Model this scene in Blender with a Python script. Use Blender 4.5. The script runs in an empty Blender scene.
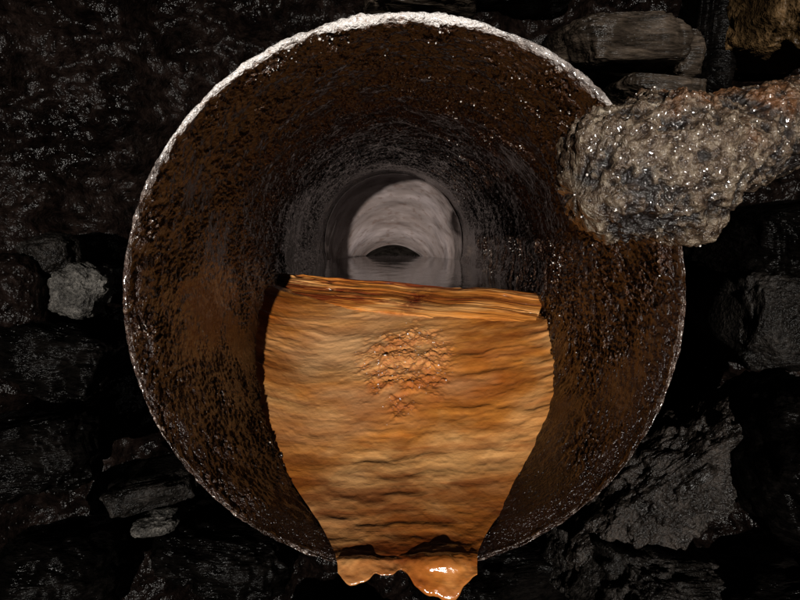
import bpy, math, numpy as np
from mathutils import Vector, Euler, Matrix

scene = bpy.context.scene
rng = np.random.RandomState(7)

# ------------------------------------------------------------ numpy noise
def h3(ix, iy, iz, seed):
    with np.errstate(over='ignore'):
        h = (ix*374761393 + iy*668265263 + iz*2147483647 + seed*1274126177) & 0xffffffff
        h = ((h ^ (h >> 13))*1274126177) & 0xffffffff
        h = ((h ^ (h >> 16))*2246822519) & 0xffffffff
        h = h ^ (h >> 15)
    return (h & 0xffffff)/float(0xffffff)

def vnoise(p, seed=0):
    i = np.floor(p).astype(np.int64); f = p-i
    f = f*f*f*(f*(f*6-15)+10)
    out = 0
    for dx in (0, 1):
        wx = f[..., 0] if dx else 1-f[..., 0]
        for dy in (0, 1):
            wy = f[..., 1] if dy else 1-f[..., 1]
            for dz in (0, 1):
                wz = f[..., 2] if dz else 1-f[..., 2]
                out = out + wx*wy*wz*h3(i[..., 0]+dx, i[..., 1]+dy, i[..., 2]+dz, seed)
    return out*2-1

def fbm(p, oct=4, seed=0, gain=.5):
    a = 1.; s = 0; t = 0
    for k in range(oct):
        s = s+a*vnoise(p*(2.03**k)+k*17.3, seed+k); t += a; a *= gain
    return s/t

def worley(p, seed=0):
    i = np.floor(p).astype(np.int64); f = p-i
    best = np.full(p.shape[:-1], 9.)
    for dx in (-1, 0, 1):
        for dy in (-1, 0, 1):
            for dz in (-1, 0, 1):
                a, b, c = i[..., 0]+dx, i[..., 1]+dy, i[..., 2]+dz
                h = h3(a, b, c, seed); h2 = (h*4096) % 1; h4 = (h*64) % 1
                d = (dx+h-f[..., 0])**2+(dy+h2-f[..., 1])**2+(dz+h4-f[..., 2])**2
                best = np.minimum(best, d)
    return np.sqrt(best)

def sstep(a, b, x):
    t = np.clip((x-a)/(b-a), 0, 1); return t*t*(3-2*t)

# ------------------------------------------------------------ mesh helpers
def mesh_from(name, V, F, mat, attrs=None, smooth=True):
    me = bpy.data.meshes.new(name)
    V = V.reshape(-1, 3).astype(np.float32); n = F.shape[1]
    me.vertices.add(len(V)); me.vertices.foreach_set('co', V.ravel())
    me.loops.add(F.size); me.loops.foreach_set('vertex_index', F.ravel().astype(np.int32))
    me.polygons.add(len(F))
    me.polygons.foreach_set('loop_start', (np.arange(len(F))*n).astype(np.int32))
    me.polygons.foreach_set('loop_total', np.full(len(F), n, np.int32))
    me.update(calc_edges=True)
    me.polygons.foreach_set('use_smooth', np.full(len(me.polygons), smooth))
    for k, a in (attrs or {}).items():
        at = me.attributes.new(k, 'FLOAT', 'POINT')
        at.data.foreach_set('value', a.ravel().astype(np.float32))
    me.materials.append(mat)
    ob = bpy.data.objects.new(name, me); scene.collection.objects.link(ob)
    return ob

def grid_faces(n, m, closed_m=False, flip=False):
    i = np.arange(n-1)[:, None]; mm = m if closed_m else m-1
    j = np.arange(mm)[None, :]; j2 = (j+1) % m
    F = np.stack([i*m+j, i*m+j2, (i+1)*m+j2, (i+1)*m+j], -1).reshape(-1, 4)
    return F[:, ::-1].copy() if flip else F

import bmesh
def ico(sub):
    bm = bmesh.new(); bmesh.ops.create_icosphere(bm, subdivisions=sub, radius=1)
    V = np.array([v.co[:] for v in bm.verts]); Fc = np.array([[v.index for v in f.verts] for f in bm.faces]); bm.free()
    return V, Fc
ICO = {1: ico(1), 2: ico(2), 5: ico(5), 6: ico(6), 7: ico(7)}
def glint_beads(name, pts, rmin, rmax, seed, mat, parent):
    r = np.random.RandomState(seed); V, Fc = ICO[2]; n = len(pts)
    rad = rmin+(rmax-rmin)*r.uniform(0, 1, n)**3
    sc = rad[:, None]*r.uniform(.6, 1.4, (n, 3))
    VV = pts[:, None, :]+V[None]*sc[:, None, :]
    FF = Fc[None]+(np.arange(n)*len(V))[:, None, None]
    ob = mesh_from(name, VV, FF.reshape(-1, 3), mat); ob.parent = parent
    return ob

# ------------------------------------------------------------ material helper
class M:
    def __init__(s, name):
        s.m = bpy.data.materials.new(name); s.m.use_nodes = True
        s.nt = s.m.node_tree; s.N = s.nt.nodes; s.L = s.nt.links
        s.b = s.N['Principled BSDF']; s.tc = s.N.new('ShaderNodeTexCoord')
        s.h = None
    def set(s, sock, v):
        if isinstance(v, bpy.types.NodeSocket): s.L.new(v, sock)
        else: sock.default_value = v
    def coord(s, scale=(1, 1, 1)):
        mp = s.N.new('ShaderNodeMapping'); s.L.new(s.tc.outputs['Object'], mp.inputs['Vector'])
        mp.inputs['Scale'].default_value = scale; return mp.outputs[0]
    def noise(s, sc, det=3, rough=.6, stretch=(1, 1, 1), dist=0):
        n = s.N.new('ShaderNodeTexNoise'); s.L.new(s.coord(stretch), n.inputs['Vector'])
        n.inputs['Scale'].default_value = sc; n.inputs['Detail'].default_value = det
        n.inputs['Roughness'].default_value = rough; n.inputs['Distortion'].default_value = dist
        return n.outputs['Fac']
    def attr(s, name):
        n = s.N.new('ShaderNodeAttribute'); n.attribute_name = name; return n.outputs['Fac']
    def ramp(s, fac, stops):
        r = s.N.new('ShaderNodeValToRGB'); s.L.new(fac, r.inputs[0]); e = r.color_ramp.elements
        while len(e) < len(stops): e.new(.5)
        for k, (p, c) in enumerate(stops):
            e[k].position = p
            c = (c, c, c) if isinstance(c, (int, float)) else c
            e[k].color = (*c, 1)
        return r.outputs[0]
    def mix(s, f, a, b, mode='MIX'):
        n = s.N.new('ShaderNodeMix'); n.data_type = 'RGBA'; n.blend_type = mode
        s.set(n.inputs[0], f)
        for sock, v in ((n.inputs[6], a), (n.inputs[7], b)):
            if isinstance(v, tuple): v = (*v, 1) if len(v) == 3 else v
            s.set(sock, v)
        return n.outputs[2]
    def math(s, op, a, b=0.):
        n = s.N.new('ShaderNodeMath'); n.operation = op; s.set(n.inputs[0], a); s.set(n.inputs[1], b)
        return n.outputs[0]
    def bump(s, h, dist, strength=1.):
        n = s.N.new('ShaderNodeBump'); s.L.new(h, n.inputs['Height'])
        n.inputs['Distance'].default_value = dist; s.set(n.inputs['Strength'], strength)
        if s.h is not None: s.L.new(s.h, n.inputs['Normal'])
        s.h = n.outputs[0]; s.L.new(s.h, s.b.inputs['Normal'])
    def done(s, col, rough, spec=.5, coat=0., cr=.09):
        s.set(s.b.inputs['Base Color'], col if not isinstance(col, tuple) else (*col, 1))
        s.set(s.b.inputs['Roughness'], rough)
        s.b.inputs['Specular IOR Level'].default_value = spec
        s.b.inputs['Coat Weight'].default_value = coat
        s.b.inputs['Coat Roughness'].default_value = cr
        return s.m

m = M('rusty_pipe_steel')
n1 = m.noise(9, 5, .62); n2 = m.noise(110, 4, .65); n3 = m.noise(34, 4, .65, (1, .14, 1))
c = m.ramp(n1, [(.3, (.005, .0026, .0022)), (.48, (.014, .0062, .0045)), (.62, (.032, .013, .008)), (.75, (.022, .011, .009))])
c = m.mix(m.math('MULTIPLY', m.attr('nodule'), .85), c, m.ramp(n2, [(.38, (.020, .008, .005)), (.56, (.090, .038, .019)), (.70, (.40, .26, .17))]))
c = m.mix(m.math('MULTIPLY', m.attr('calcite'), m.ramp(n3, [(.53, 0.), (.68, .9)])), c, (.40, .29, .23))
c = m.mix(m.attr('rim'), c, m.ramp(n2, [(.42, (.03, .016, .012)), (.54, (.13, .08, .06)), (.66, (.50, .42, .37))]))
c = m.mix(m.attr('rim_glare'), c, m.ramp(n2, [(.3, (.40, .28, .22)), (.46, (.85, .8, .77))]))
m.bump(m.math('ADD', n2, m.math('MULTIPLY', m.noise(300, 2, .6), .7)), .008, 1.)
MAT_PIPE = m.done(c, m.ramp(n1, [(.35, .16), (.65, .32)]), .6, .6, .12)

m = M('ochre_sediment_mat')
n1 = m.noise(5, 4, .55, (.9, 1, 1), .6); n2 = m.noise(22, 5, .65, (.35, 1.6, 1), .8); n3 = m.noise(150, 3, .6)
c = m.ramp(n1, [(.34, (.44, .125, .018)), (.48, (.64, .235, .042)), (.64, (.86, .44, .155))])
c = m.mix(m.ramp(n2, [(.36, .65), (.58, 0.)]), c, (.32, .080, .012))
c = m.mix(m.attr('groove'), c, (.18, .038, .008))
c = m.mix(m.attr('pale'), c, (.92, .54, .26))
c = m.mix(m.math('MULTIPLY', m.attr('crust'), m.ramp(n3, [(.40, .1), (.6, .6)])), c, (.50, .16, .06))
m.bump(m.math('ADD', m.math('MULTIPLY', n2, .6), m.math('MULTIPLY', n3, .4)), .003, .6)
MAT_SED = m.done(c, m.ramp(n1, [(.35, .14), (.65, .26)]), .8, 1., .07)

m = M('ochre_coated_wood')
n1 = m.noise(11, 4, .6, (.35, 1.5, 1), .4); n2 = m.noise(24, 5, .7, (.14, 2, 2), .5); n3 = m.noise(60, 4)
c = m.ramp(n1, [(.34, (.34, .090, .014)), (.5, (.56, .20, .036)), (.68, (.80, .42, .15))])
c = m.mix(m.ramp(n2, [(.42, 1.), (.56, 0.)]), c, (.15, .030, .008))
c = m.mix(m.attr('groove'), c, (.035, .008, .005))
c = m.mix(m.math('MULTIPLY', m.attr('stain'), m.ramp(n3, [(.38, 0.), (.5, 1.)])), c, (.12, .014, .006))
m.bump(n2, .006, .7)
MAT_WOOD = m.done(c, .24, .6, .8)

m = M('crusted_iron')
n2 = m.noise(80, 5, .7)
c = m.ramp(n2, [(.36, (.020, .012, .008)), (.49, (.090, .060, .039)), (.60, (.18, .135, .092)), (.74, (.38, .32, .24))])
c = m.mix(m.attr('rust'), c, (.17, .066, .022))
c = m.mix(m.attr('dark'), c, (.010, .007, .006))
m.bump(m.math('ADD', n2, m.math('MULTIPLY', m.noise(260, 2), .35)), .007, 1.)
MAT_ROD = m.done(c, m.ramp(n2, [(.35, .12), (.65, .30)]), .7, .7)

def rockmat(name, k, tint=(1, .84, .74), rough=(.2, .5), sc=14, stretch=(1, 1, 1), spec=.14):
    m = M(name)
    n1 = m.noise(sc, 5, .65, stretch); n2 = m.noise(sc*8, 3, .65, stretch)
    col = lambda v: tuple(v*k*t for t in tint)
    c = m.ramp(n1, [(.3, col(.25)), (.5, col(.8)), (.72, col(2.))])
    c = m.mix(.8, c, m.ramp(n2, [(.3, .15), (.7, 1.7)]), 'MULTIPLY')
    m.bump(m.math('ADD', n1, m.math('MULTIPLY', n2, .5)), .009, .8)
    return m.done(c, m.ramp(n1, [(.35, rough[0]), (.65, rough[1])]), spec)
MAT_WALL = rockmat('wet_dark_rock_face', .0036, (1, .62, .50), sc=11, spec=.06, rough=(.14, .34))
MAT_DARK = rockmat('wet_dark_slate', .0022, (1, .82, .72), sc=12, stretch=(.5, 1, 2.5), spec=.04, rough=(.14, .34))
MAT_SLATE = rockmat('brown_slate', .032, (1, .74, .54), sc=10, stretch=(.5, 1, 3), rough=(.25, .5))
MAT_GREY = rockmat('grey_rock', .055, (1, .92, .82), sc=34, rough=(.3, .5))
MAT_MID = rockmat('grey_gritty_rock', .010, (1, .85, .74), sc=24, spec=.10)
MAT_RUB = rockmat('gritty_rock', .017, (1, .78, .64), sc=26, spec=.2)
MAT_OCH = rockmat('ochre_stained_rock', .055, (1, .58, .24), sc=14, rough=(.3, .6))
MAT_GND = rockmat('mine_floor_mud', .004, (1, .75, .6), sc=5)

m = M('wet_grey_elbow')
n1 = m.noise(5, 3, .5, (1, 2.2, 1)); n2 = m.noise(30, 3, .6, (1, 2, 1))
c = m.ramp(n1, [(.3, (.15, .115, .105)), (.5, (.21, .17, .16)), (.7, (.30, .25, .245))])
c = m.mix(m.ramp(n2, [(.34, .5), (.46, 0.)]), c, (.11, .065, .05))
m.bump(n1, .03, .5)
MAT_ELB = m.done(c, .18, .9, 1.)

m = M('pipe_water')
m.b.inputs['IOR'].default_value = 1.33
m.bump(m.noise(16, 3, .5, (1, .5, 1)), .004, .6)
MAT_WATER = m.done((.12, .10, .10), .09, 1.)

m = M('glint_speck')  # near-white specks; the pale colour imitates glints of light
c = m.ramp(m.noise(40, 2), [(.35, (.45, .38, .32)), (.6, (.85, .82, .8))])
MAT_GLINT = m.done(c, .15, 1., 1., .05)

# ------------------------------------------------------------ PIPE
def zc(y): return .012*np.clip(y, 0, 9)
def pipe_r(y): return .2955 - .012*np.clip(y, 0, 3)
NT = 1350
th = np.linspace(0, 2*np.pi, NT, endpoint=False)
YEND = 1.76
ys = [0.004]
while ys[-1] < YEND: ys.append(ys[-1]+.0014*(1+1.4*ys[-1]))
ys = np.array(ys[::-1]); ni = len(ys)
T = th[None, :]
top = np.clip(np.sin(T-.12)*.5+.5, 0, 1)**4
thick = .0030+.0046*top
Rout = .3035
rimseq = 20; outn = 50
Yi = np.repeat(ys[:, None], NT, 1)
blend = sstep(0, .05, Yi)
Ri = (Rout-thick)*(1-blend)+pipe_r(Yi)*blend
k = np.linspace(0, np.pi, rimseq)[:, None]
Rr = Rout-thick/2 - np.cos(k)*thick/2+0*T
Yr = .004-np.sin(k)*.004+0*T
yo = np.linspace(.006, .75, outn)[:, None]
Ro = np.full((outn, NT), Rout)
Yo = yo+0*T
RR = np.concatenate([Ri, Rr, Ro]); YY = np.concatenate([Yi, Yr, Yo])
TT = np.repeat(T, len(RR), 0)
P = np.stack([RR*np.cos(TT), YY, RR*np.sin(TT)+zc(YY)], -1)
NI = np.stack([-np.cos(TT), 0*TT, -np.sin(TT)], -1)
inside = np.zeros_like(RR); inside[:ni] = 1; inside[ni:ni+rimseq] = np.linspace(1, -1, rimseq)[:, None]
inside[ni+rimseq:] = -1
low = fbm(P*6, 3, 3)
w1 = worley(P*150+fbm(P*60, 2, 2)[..., None]*.7, 5)
patch = fbm(P*np.array([6, 4, 6]), 4, 31)
nm = sstep(-.40, .35, patch+.38*np.sin(TT)+.02)*sstep(1.75, 1.35, YY)
nod = np.clip(1.05-w1*1.5, 0, 1)*nm*np.clip(.45+fbm(P*24, 3, 13)*1.8, 0, 1.3)
fine = fbm(P*75, 4, 41, .6)
disp = low*.004+nod**.7*.0050+fine*.0036*(.2+nm)+fbm(P*22, 3, 43)*.0025*(.4+nm)
isrim = np.exp(-((YY-.0)/.010)**2)
disp = disp*(1-.6*isrim)
rim_rag = fbm(P*60, 4, 51)*.0026*isrim
P = P+NI*(disp*np.where(inside >= 0, 1, -.6)+rim_rag*np.clip(inside, -1, 1))[..., None]
P[..., 1] -= isrim*(fbm(P*80, 3, 61)*.003)
rim = np.zeros_like(RR); rim[ni-3:ni+rimseq+5] = 1
rim = np.clip(rim*(.6+.8*fbm(P*25, 3, 71)), 0, 1)
rim_glare = (rim > 0)*sstep(.35, .95, np.sin(TT)+.6*fbm(P*18, 4, 81)-.15*np.cos(TT))  # whitens the top of the rim: bright highlight painted into the colour
calc = sstep(.8, 1.5, YY)*(inside > 0)
nodA = np.clip(nod*1.5+.35*nm*sstep(.05, .5, fine), 0, 1)*(1-rim)
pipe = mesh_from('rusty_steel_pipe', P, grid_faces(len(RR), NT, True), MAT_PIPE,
                 dict(nodule=nodA, rim=rim, rim_glare=rim_glare, calcite=calc))
# pale specks on the crust inside, painted stand-ins for wet glints
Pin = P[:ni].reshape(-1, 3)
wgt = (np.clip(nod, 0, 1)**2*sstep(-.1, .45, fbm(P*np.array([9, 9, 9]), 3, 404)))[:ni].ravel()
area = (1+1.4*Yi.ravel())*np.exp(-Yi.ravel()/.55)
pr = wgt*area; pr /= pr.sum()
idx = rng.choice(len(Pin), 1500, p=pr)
glint_beads('glint_specks', Pin[idx], .00035, .0014, 1, MAT_GLINT, pipe)

NE = 300
s = np.linspace(0, 1, 160)[:, None]
te = np.linspace(0, 2*np.pi, NE, endpoint=False)[None, :]
r0 = .274-.087*sstep(0, 1, s)+.003*np.sin(s*26)*(1-s)
cz = zc(YEND)-.207*s**1.2; cy = YEND-.01+.42*s
Pe = np.stack([r0*np.cos(te), cy+0*te, r0*np.sin(te)+cz], -1)
Pe2 = Pe+fbm(Pe*9, 3, 3)[..., None]*.006
elbow = mesh_from('elbow', Pe2, grid_faces(160, NE, True), MAT_ELB)
s2 = np.linspace(0, 1, 60)[:, None]
r1 = .187-.05*s2
Pt = np.stack([r1*np.cos(te), YEND+.41+.9*s2+0*te, r1*np.sin(te)+zc(YEND)-.207-.5*s2**1.3], -1)
tail = mesh_from('drain_tail', Pt, grid_faces(60, NE, True), MAT_RUB)
elbow.parent = pipe; tail.parent = pipe

# ------------------------------------------------------------ SEDIMENT
def ydam(x): return .70-.44*x
NU, NV = 560, 760
u = np.linspace(-1, 1, NU)[None, :]
sv = np.linspace(1.16, 0, NV)[:, None]
prof_s = [0, .08, .31, .62, .86, 1.0, 1.2]
prof_z = [-.285, -.279, -.245, -.174, -.120, -.090, -.078]
zb = np.interp(sv, prof_s, prof_z)
ker = np.ones(41)/41
zb = np.convolve(np.pad(zb[:, 0], 20, 'edge'), ker, 'valid')[:, None]
side = np.where(u < 0, .048*np.abs(u)**4, .014*np.abs(u)**4)*sstep(.1, .6, sv)*sstep(1.25, .9, sv)
z0 = zb+side
X = u*(np.sqrt(np.maximum(.2945**2-z0**2, .0001))+.004)
Y = sv*(ydam(X)-.12)
Z = z0-.03*X*sstep(.5, 1, sv)
Q = np.stack([X, Y, 0*X], -1)
Z = Z+fbm(Q*np.array([7, 9, 1]), 3, 5)*.005
warp = fbm(Q*np.array([16, 12, 1]), 3, 15)*.013
Qr = np.stack([X*24, (Y+warp)*78, 0*X], -1)
rip = fbm(Qr, 2, 25, .35)
Qs = np.stack([X*9, (Y+warp)*46, 0*X], -1)
strk = fbm(Qs, 3, 45)
amp = (.0019*sstep(-.35, .4, fbm(Q*6, 2, 33)+.1)+.0005)*(.55+.45*sstep(.1, .35, Y))
crm = np.exp(-(((X-.002-.06*(Y-.4)+.02*fbm(Q*20, 3, 55))/.078)**2+((Y-.40+.03*fbm(Q*16, 3, 56))/.12)**2)**1.1)
cst = sstep(.12, .75, crm*(1+fbm(Q*26, 4, 12)*1.5))
lump = crm*.010+cst*(.006*fbm(Q*40, 4, 8)+.0040*fbm(Q*125, 3, 4)+.001)
dz = rip*amp*(1-.6*cst)+strk*.0007+lump+fbm(Q*90, 2, 9)*.0005
Z = Z+dz
groove = np.clip(sstep(.0, -.5, rip+strk*.6)*.28+sstep(.0, -.4, strk)*.20+sstep(.24, .02, Y)*.50+.18*sstep(.05, .25, X)*sstep(-.2, .3, fbm(Q*8, 3, 70)), 0, 1)
pale = .7*sstep(.05, 1.05, np.exp(-(((X+.09)/.17)**2+((Y-.46)/.18)**2))+.6*fbm(Q*np.array([10, 16, 1]), 4, 88))*(1-cst)*(1-groove)
NL = 120
q = np.linspace(0, 1, NL)[1:, None]
x0 = X[-1][None, :]
def lobe(c, wd, p=4): return np.exp(-np.abs((x0-c)/wd)**p)
Lx = .018+.038*lobe(.036, .032)+.022*lobe(-.058, .021)+.012*lobe(-.024, .012)+.012*lobe(.080, .014)+.006*fbm(np.stack([x0*40, 0*x0, 0*x0], -1), 3, 2)
w = q*Lx
e = .03
yy = -e*np.tanh(w/e)
zz = Z[-1][None, :]-(w-e*np.tanh(w/e))*1.25 - .005*q
bul = np.exp(-((q-.82)/.16)**2)
yy = yy-.010*bul*(Lx/.05)
curl = sstep(.88, 1, q)
yy = yy+curl*.030*(Lx/.04); zz = zz-curl*.008
thickup = .004*lobe(.036, .036)+.004*lobe(-.058, .022)+.003*lobe(-.024, .014)
zz = zz+thickup*np.sin(np.clip(q*1.3, 0, 1)*np.pi)
XL = x0*(1-.06*q)+0*q
Ql = np.stack([XL, yy, zz], -1)
zz = zz+fbm(Ql*50, 3, 6)*.003; yy = yy+fbm(Ql*60, 3, 16)*.003
Vs = np.concatenate([np.stack([X, Y, Z], -1), np.stack([XL, yy, zz], -1)])
zl = np.zeros_like(XL)
cr = np.concatenate([np.clip(cst*1.1, 0, 1), zl])
gr = np.concatenate([groove, .62+.5*fbm(Ql*30, 3, 9)])
Vs[..., 2] += zc(Vs[..., 1])
sed = mesh_from('ochre_sediment', Vs, grid_faces(len(Vs), NU), MAT_SED, dict(crust=cr, groove=gr, pale=np.concatenate([pale, zl])))
Vf = Vs[:NV].reshape(-1, 3)
pr = (cst*1.2+.012*sstep(.2, .6, fbm(Q*12, 3, 505))).ravel(); pr /= pr.sum()
glint_beads('glint_specks', Vf[rng.choice(len(Vf), 170, p=pr)], .00035, .0013, 2, MAT_GLINT, sed)  # painted glints on the crusty lump and flow

# ------------------------------------------------------------ PLANK (dam board)
def plank():
    L, W, Tk = .66, .135, .030
    nu, nv = 640, 240
    pts = []
    segs = [((-W/2, Tk/2), (W/2, Tk/2), .7), ((W/2, Tk/2), (W/2, -Tk/2), .1), ((W/2, -Tk/2), (-W/2, -Tk/2), .1), ((-W/2, -Tk/2), (-W/2, Tk/2), .1)]
    for a, b, f in segs:
        n = int(nv*f); t = np.linspace(0, 1, n, endpoint=False)
        pts += [(a[0]+(b[0]-a[0])*k, a[1]+(b[1]-a[1])*k) for k in t]
    pts = np.array(pts); nv = len(pts)
    xs = np.linspace(-L/2, L/2, nu)[:, None]
    A = np.stack([xs+0*pts[:, 0], pts[:, 0]+0*xs, pts[:, 1]+0*xs], -1)
    g = fbm(A*np.array([5, 60, 30]), 4, 3)
    cracks = np.abs(fbm(A*np.array([3, 36, 1])+np.array([0, 4, 0]), 4, 19))
    gro = sstep(.12, .0, cracks)*sstep(-.45, -.05, fbm(A*np.array([6, 9, 1]), 2, 4))
    nz = np.where(pts[:, 1] > 0, 1, -1)
    A[..., 2] += nz*(g*.0045-gro*.008)+fbm(A*9, 3, 2)*.006
    ed = (np.abs(A[..., 1]) > W*.45)
    A[..., 1] += fbm(A*np.array([14, 20, 20]), 4, 7)*.012*np.sign(A[..., 1])*ed
    A[..., 2] -= .008*np.clip((-A[..., 1]-W*.25)/(W*.25), 0, 1)**2*(nz > 0)
    A[..., 2] -= .005*np.clip((A[..., 1]-W*.40)/(W*.1), 0, 1)**2*(nz > 0)
    st = np.exp(-(((A[..., 0]-.075)/.03)**2+((A[..., 1]+.01)/.06)**2))
    return mesh_from('wooden_plank', A, grid_faces(nu, nv, True), MAT_WOOD, dict(groove=gro, stain=st))
pl = plank()
xd = Vector((1, -.44, -.045)).normalized()
yd = Vector((.36, .90, .33)); yd = (yd-xd*yd.dot(xd)).normalized()
zd = xd.cross(yd)
R = Matrix((xd, yd, zd)).transposed().to_4x4()
topc = Vector((0.0, .70, -.033))
mw = Matrix.Translation(topc-yd*.0675-zd*.015)@R
pl.matrix_world = mw
inv = mw.inverted()
me = pl.data; co = np.empty(len(me.vertices)*3, np.float32); me.vertices.foreach_get('co', co)
co = co.reshape(-1, 3); Wm = np.array(mw); wc = co@Wm[:3, :3].T+Wm[:3, 3]
lim = np.sqrt(np.maximum(.293**2-(wc[:, 2]-zc(wc[:, 1]))**2, .01))
k = np.clip(np.abs(wc[:, 0])/lim, 1, None)
wc[:, 0] /= k
Wi = np.array(inv); co = wc@Wi[:3, :3].T+Wi[:3, 3]
me.vertices.foreach_set('co', co.astype(np.float32).ravel()); me.update()

# ------------------------------------------------------------ WATER
nx, ny = 60, 200
uu = np.linspace(-1, 1, nx)[None, :]; vv = np.linspace(0, 1, ny)[:, None]
zw = -.050
xw = uu*np.interp(vv, [0, .68, 1], [.292, .285, .22])
yw = (ydam(xw)-.03)*(1-vv)+2.6*vv
mesh_from('water', np.stack([xw, yw, zw+0*yw], -1), grid_faces(ny, nx), MAT_WATER)

# ------------------------------------------------------------ ENCRUSTED ROD
def tube(name, cps, rs, mat, nu, nv, seed):
    cps = np.array(cps); rs = np.array(rs)
    t = np.concatenate([[0], np.cumsum(np.linalg.norm(np.diff(cps, axis=0), axis=1))])
    tt = np.linspace(0, t[-1], nu)
    C = np.stack([np.interp(tt, t, cps[:, i]) for i in range(3)], -1)
    Rr = np.interp(tt, t, rs)
    kk = np.ones(31)/31
    for i in range(3): C[:, i] = np.convolve(np.pad(C[:, i], 15, mode='reflect', reflect_type='odd'), kk, 'valid')
    D = np.gradient(C, axis=0); D /= np.linalg.norm(D, axis=1)[:, None]
    up = np.array([0, 0, 1.]); A = np.cross(D, up); A /= np.linalg.norm(A, axis=1)[:, None]; B = np.cross(A, D)
    Rr = Rr*np.sqrt(np.clip(1-(np.clip(1-tt/.035, 0, 1))**2.6, 0, 1))
    ph = np.linspace(0, 2*np.pi, nv, endpoint=False)
    N = A[:, None]*np.cos(ph)[None, :, None]+B[:, None]*np.sin(ph)[None, :, None]
    Pn = C[:, None]+N*Rr[:, None, None]
    lowf = fbm(Pn*14, 4, seed); md = np.clip(1-worley(Pn*52+fbm(Pn*40, 2, 3)[..., None]*.5, seed)*1.1, 0, 1)
    sm = np.clip(1-worley(Pn*150, seed+5)*1.2, 0, 1)
    Nn = N*np.clip(Rr/.05, .15, 1)[:, None, None]-D[:, None]*np.clip(1-tt/.035, 0, 1)[:, None, None]*.8
    rg = fbm(Pn*70, 4, seed+2, .6)
    tail = sstep(.28, .14, tt)[:, None]
    d = lowf*.022+md*.006*tail+sm*.005*(.4+.6*tail)+rg*.007
    Pn = Pn+Nn*d[..., None]
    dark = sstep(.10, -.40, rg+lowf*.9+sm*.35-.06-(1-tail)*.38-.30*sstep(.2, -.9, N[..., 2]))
    rust = sstep(.1, .9, N[..., 2]*.7+fbm(Pn*24, 4, 77)*1.3-.15+(1-tail)*.1)*sstep(.04, .09, tt)[:, None]*.6
    ob = mesh_from(name, Pn.reshape(-1, 3), grid_faces(nu, nv, True), mat, dict(dark=dark, rust=rust))
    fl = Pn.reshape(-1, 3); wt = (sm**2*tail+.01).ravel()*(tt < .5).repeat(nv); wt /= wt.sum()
    glint_beads('glint_specks', fl[rng.choice(len(fl), 320, p=wt)], .0003, .0011, 3, MAT_GLINT, ob)  # pale specks added as glints on the rod
    return ob
tube('encrusted_iron_rod',
     [(.154, -.091, .118), (.192, -.08, .132), (.250, -.068, .146), (.300, -.055, .165), (.398, -.013, .195), (.542, .05, .235), (.75, .2, .28), (.9, .4, .33)],
     [.046, .058, .062, .046, .040, .042, .048, .055], MAT_ROD, 800, 520, 3)

# ------------------------------------------------------------ ROCK FACE with a hole for the pipe
def warp_axis(n, half, k):
    t = np.linspace(-1, 1, n); return half*np.sinh(k*t)/np.sinh(k)
NA, NB = 760, 600
ax = warp_axis(NA, 6., 3.2); az = warp_axis(NB, 4.5, 3.0)
GX, GZ = np.meshgrid(ax, az+.2)
Qw = np.stack([GX, GZ, 0*GX], -1)
base = .36-.14*sstep(-.2, -.75, GX)-.05*sstep(.5, .9, GX)
GY = base-fbm(Qw*3, 3, 5)*.09-fbm(Qw*np.array([9, 14, 1]), 4, 6)*.05-np.clip(1-worley(Qw*np.array([14, 22, 1]), 8), 0, 1)*.03-fbm(Qw*55, 4, 7)*.012-np.clip(1-worley(Qw*80, 18)*1.2, 0, 1)*.006
rr = np.hypot(GX, GZ)
GY = GY+np.clip(1-rr/.45, 0, 1)*.25
F = grid_faces(NB, NA)
keep = (rr.ravel()[F] > .297).all(1)
mesh_from('mine_rock_face', np.stack([GX, GY, GZ], -1), F[keep], MAT_WALL)

axg = warp_axis(400, 60, 6.)
HX, HY = np.meshgrid(axg, axg)
Qg = np.stack([HX, HY, 0*HX], -1)
HZ = -.62+fbm(Qg*2.5, 4, 3)*.07+fbm(Qg*14, 3, 4)*.015
mesh_from('ground', np.stack([HX, HY, HZ], -1), grid_faces(400, 400), MAT_GND)

# ------------------------------------------------------------ ROCKS
def rock(name, c, half, rot=(0, 0, 0), seed=0, mat=None, boxy=.35, cuts=14, rough=1., sub=7):
    V, Fc = ICO[sub]; r = np.random.RandomState(seed+100)
    V = np.sign(V)*np.abs(V)**boxy if boxy < 1 else V.copy()
    V = V/np.abs(V).max()
    for _ in range(cuts):
        n = r.normal(size=3); n /= np.linalg.norm(n)
        hh = np.abs(n).sum()*r.uniform(.60, .85)
        d = V@n-hh; V = V-np.clip(d, 0, None)[:, None]*n
    V = V*np.array(half); mn = min(half)
    nrm = V/np.linalg.norm(V, axis=1)[:, None]
    V = V+nrm*(fbm(V*18+seed, 4, seed)*.25*min(mn, .06)+fbm(V*60+seed, 5, seed+1, .6)*.008*rough
               + np.clip(1-worley(V*np.array([30, 30, 75])+seed, seed), 0, 1)*.007*rough)[:, None]
    Rm = np.array(Euler([math.radians(a) for a in rot]).to_matrix())
    V = V@Rm.T
    ob = mesh_from(name, V, Fc, mat); ob.location = c
    return ob
S = 0
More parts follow.
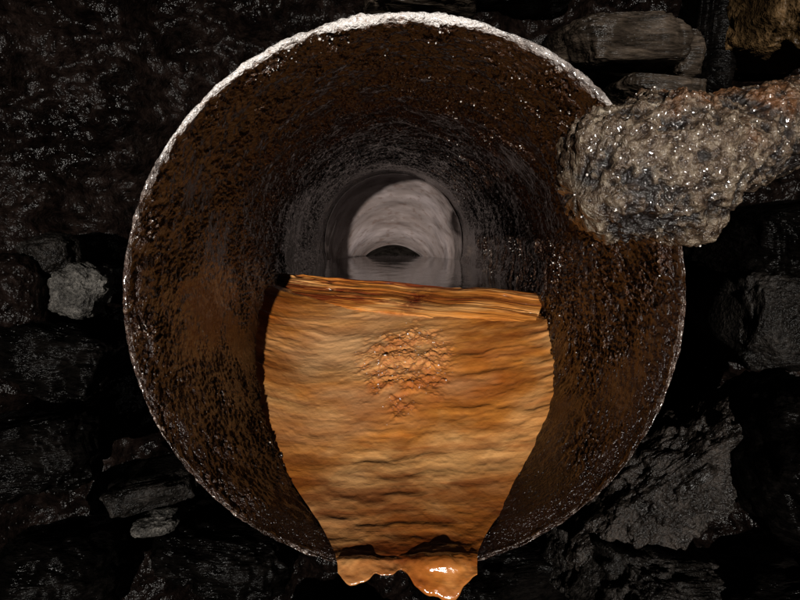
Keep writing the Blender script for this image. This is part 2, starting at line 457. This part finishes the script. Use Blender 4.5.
R_ = [
 ('slate_slab', (.285, .24, .330), (.078, .10, .032), (4, -4, 6), MAT_SLATE, .3, 6, 1),
 ('slate_slab', (.390, .27, .326), (.020, .08, .038), (0, 8, 0), MAT_SLATE, .3, 6, 1),
 ('slate_slab', (.345, .25, .272), (.055, .09, .016), (0, 6, 0), MAT_SLATE, .3, 6, 1),
 ('ochre_stained_stone', (.520, .20, .360), (.060, .09, .050), (0, 6, 10), MAT_OCH, .4, 6, 1),
 ('rock', (.450, .28, .370), (.026, .05, .11), (0, 3, 0), MAT_DARK, .3, 6, 1),
 ('slate_slab', (.475, .12, .075), (.075, .10, .042), (3, -8, 10), MAT_DARK, .3, 6, 1),
 ('slate_slab', (.470, .11, -.035), (.072, .10, .055), (-3, 5, -8), MAT_MID, .3, 6, 1),
 ('gritty_boulder', (.365, .11, -.235), (.175, .07, .046), (0, -42, 0), MAT_RUB, .75, 7, 2.2),
 ('smooth_boulder', (.462, .02, -.185), (.062, .08, .090), (0, 12, 0), MAT_DARK, .8, 6, .7),
 ('rock', (.30, .08, -.375), (.095, .10, .055), (0, 10, 20), MAT_MID, .5, 7, 1.8),
 ('rock', (.46, .04, -.385), (.10, .10, .075), (0, -15, 0), MAT_DARK, .5, 6, 1.5),
 ('rock', (.13, .20, -.42), (.11, .10, .06), (0, 4, 20), MAT_DARK, .5, 6, 1.5),
 ('pale_stone', (-.432, .17, .002), (.028, .03, .033), (0, 20, 0), MAT_GREY, .6, 6, 1.3),
 ('rock', (-.468, .18, .050), (.030, .04, .022), (0, -10, 0), MAT_MID, .6, 6, 1),
 ('rock', (-.45, .17, -.085), (.080, .07, .040), (0, 15, 0), MAT_DARK, .5, 6, 1.5),
 ('rock', (-.50, .16, .0), (.035, .05, .050), (0, 5, 0), MAT_WALL, .5, 6, 1),
 ('rock', (-.48, .15, -.20), (.085, .08, .052), (0, -12, 0), MAT_DARK, .5, 6, 1.5),
 ('slate_slab', (-.345, .19, -.272), (.055, .08, .018), (0, -10, 0), MAT_MID, .3, 6, 1),
 ('pale_stone', (-.335, .15, -.312), (.026, .04, .010), (0, -4, 0), MAT_GREY, .5, 6, 1),
 ('rock', (-.25, .18, -.37), (.09, .08, .045), (0, 10, 0), MAT_DARK, .5, 6, 1.5),
 ('rock', (-.44, .10, -.36), (.08, .08, .065), (0, 0, 0), MAT_DARK, .8, 6, .7),
 ('slate_slab', (.015, .27, .415), (.09, .08, .022), (0, 3, 0), MAT_SLATE, .3, 6, 1),
 ('slate_slab', (.17, .30, .44), (.08, .08, .03), (0, -6, 0), MAT_DARK, .3, 6, 1),
]
for nme, c, h, ro, mt, bx, sb, rg in R_:
    S += 1; rock(nme, c, h, ro, S, mt, bx, 14 if bx < .7 else 5, rg, sub=sb)
for i in range(60):
    a = rng.uniform(0, 2*np.pi); d = rng.uniform(.52, 1.6)
    x, z = d*math.cos(a), d*math.sin(a)+.05
    if x < -.3 and z > .1: continue
    if abs(x) < .62 and abs(z) < .5: continue
    rock('rock', (x, rng.uniform(.12, .28), z), (rng.uniform(.06, .14), .1, rng.uniform(.03, .08)),
         (rng.uniform(-10, 10), rng.uniform(-15, 15), rng.uniform(-20, 20)), 200+i, MAT_DARK if i % 3 else MAT_RUB, .45, 10, 1., 5)

# ------------------------------------------------------------ CAMERA
cam = bpy.data.cameras.new('camera'); co_ = bpy.data.objects.new('camera', cam); scene.collection.objects.link(co_)
cam.sensor_width = 36; cam.lens = 27.0; cam.clip_start = .02; cam.clip_end = 300
co_.location = (-.02, -.64, .087)
co_.rotation_euler = (math.radians(90-7), 0, math.radians(-1.09))
scene.camera = co_

# ------------------------------------------------------------ LIGHT
EL, AZ = math.radians(.8), math.radians(2.8)    # low beam from behind and a little left of the viewer
d = Vector((math.sin(AZ)*math.cos(EL), math.cos(AZ)*math.cos(EL), -math.sin(EL)))
sl = bpy.data.lights.new('sun', 'SUN'); sl.energy = 5; sl.angle = math.radians(.5); sl.color = (1, .95, .88)
so = bpy.data.objects.new('sun', sl); scene.collection.objects.link(so); so.location = (0, -5, 1)
so.rotation_euler = d.to_track_quat('-Z', 'Y').to_euler()
w = bpy.data.worlds.new('World'); scene.world = w; w.use_nodes = True
nt = w.node_tree; bg = nt.nodes['Background']; sky = nt.nodes.new('ShaderNodeTexSky'); sky.sky_type = 'NISHITA'
sky.sun_disc = False; sky.sun_elevation = EL; sky.sun_rotation = math.pi+AZ
nt.links.new(sky.outputs[0], bg.inputs[0]); bg.inputs[1].default_value = .002
scene.view_settings.view_transform = 'Standard'; scene.view_settings.look = 'None'; scene.view_settings.exposure = 0
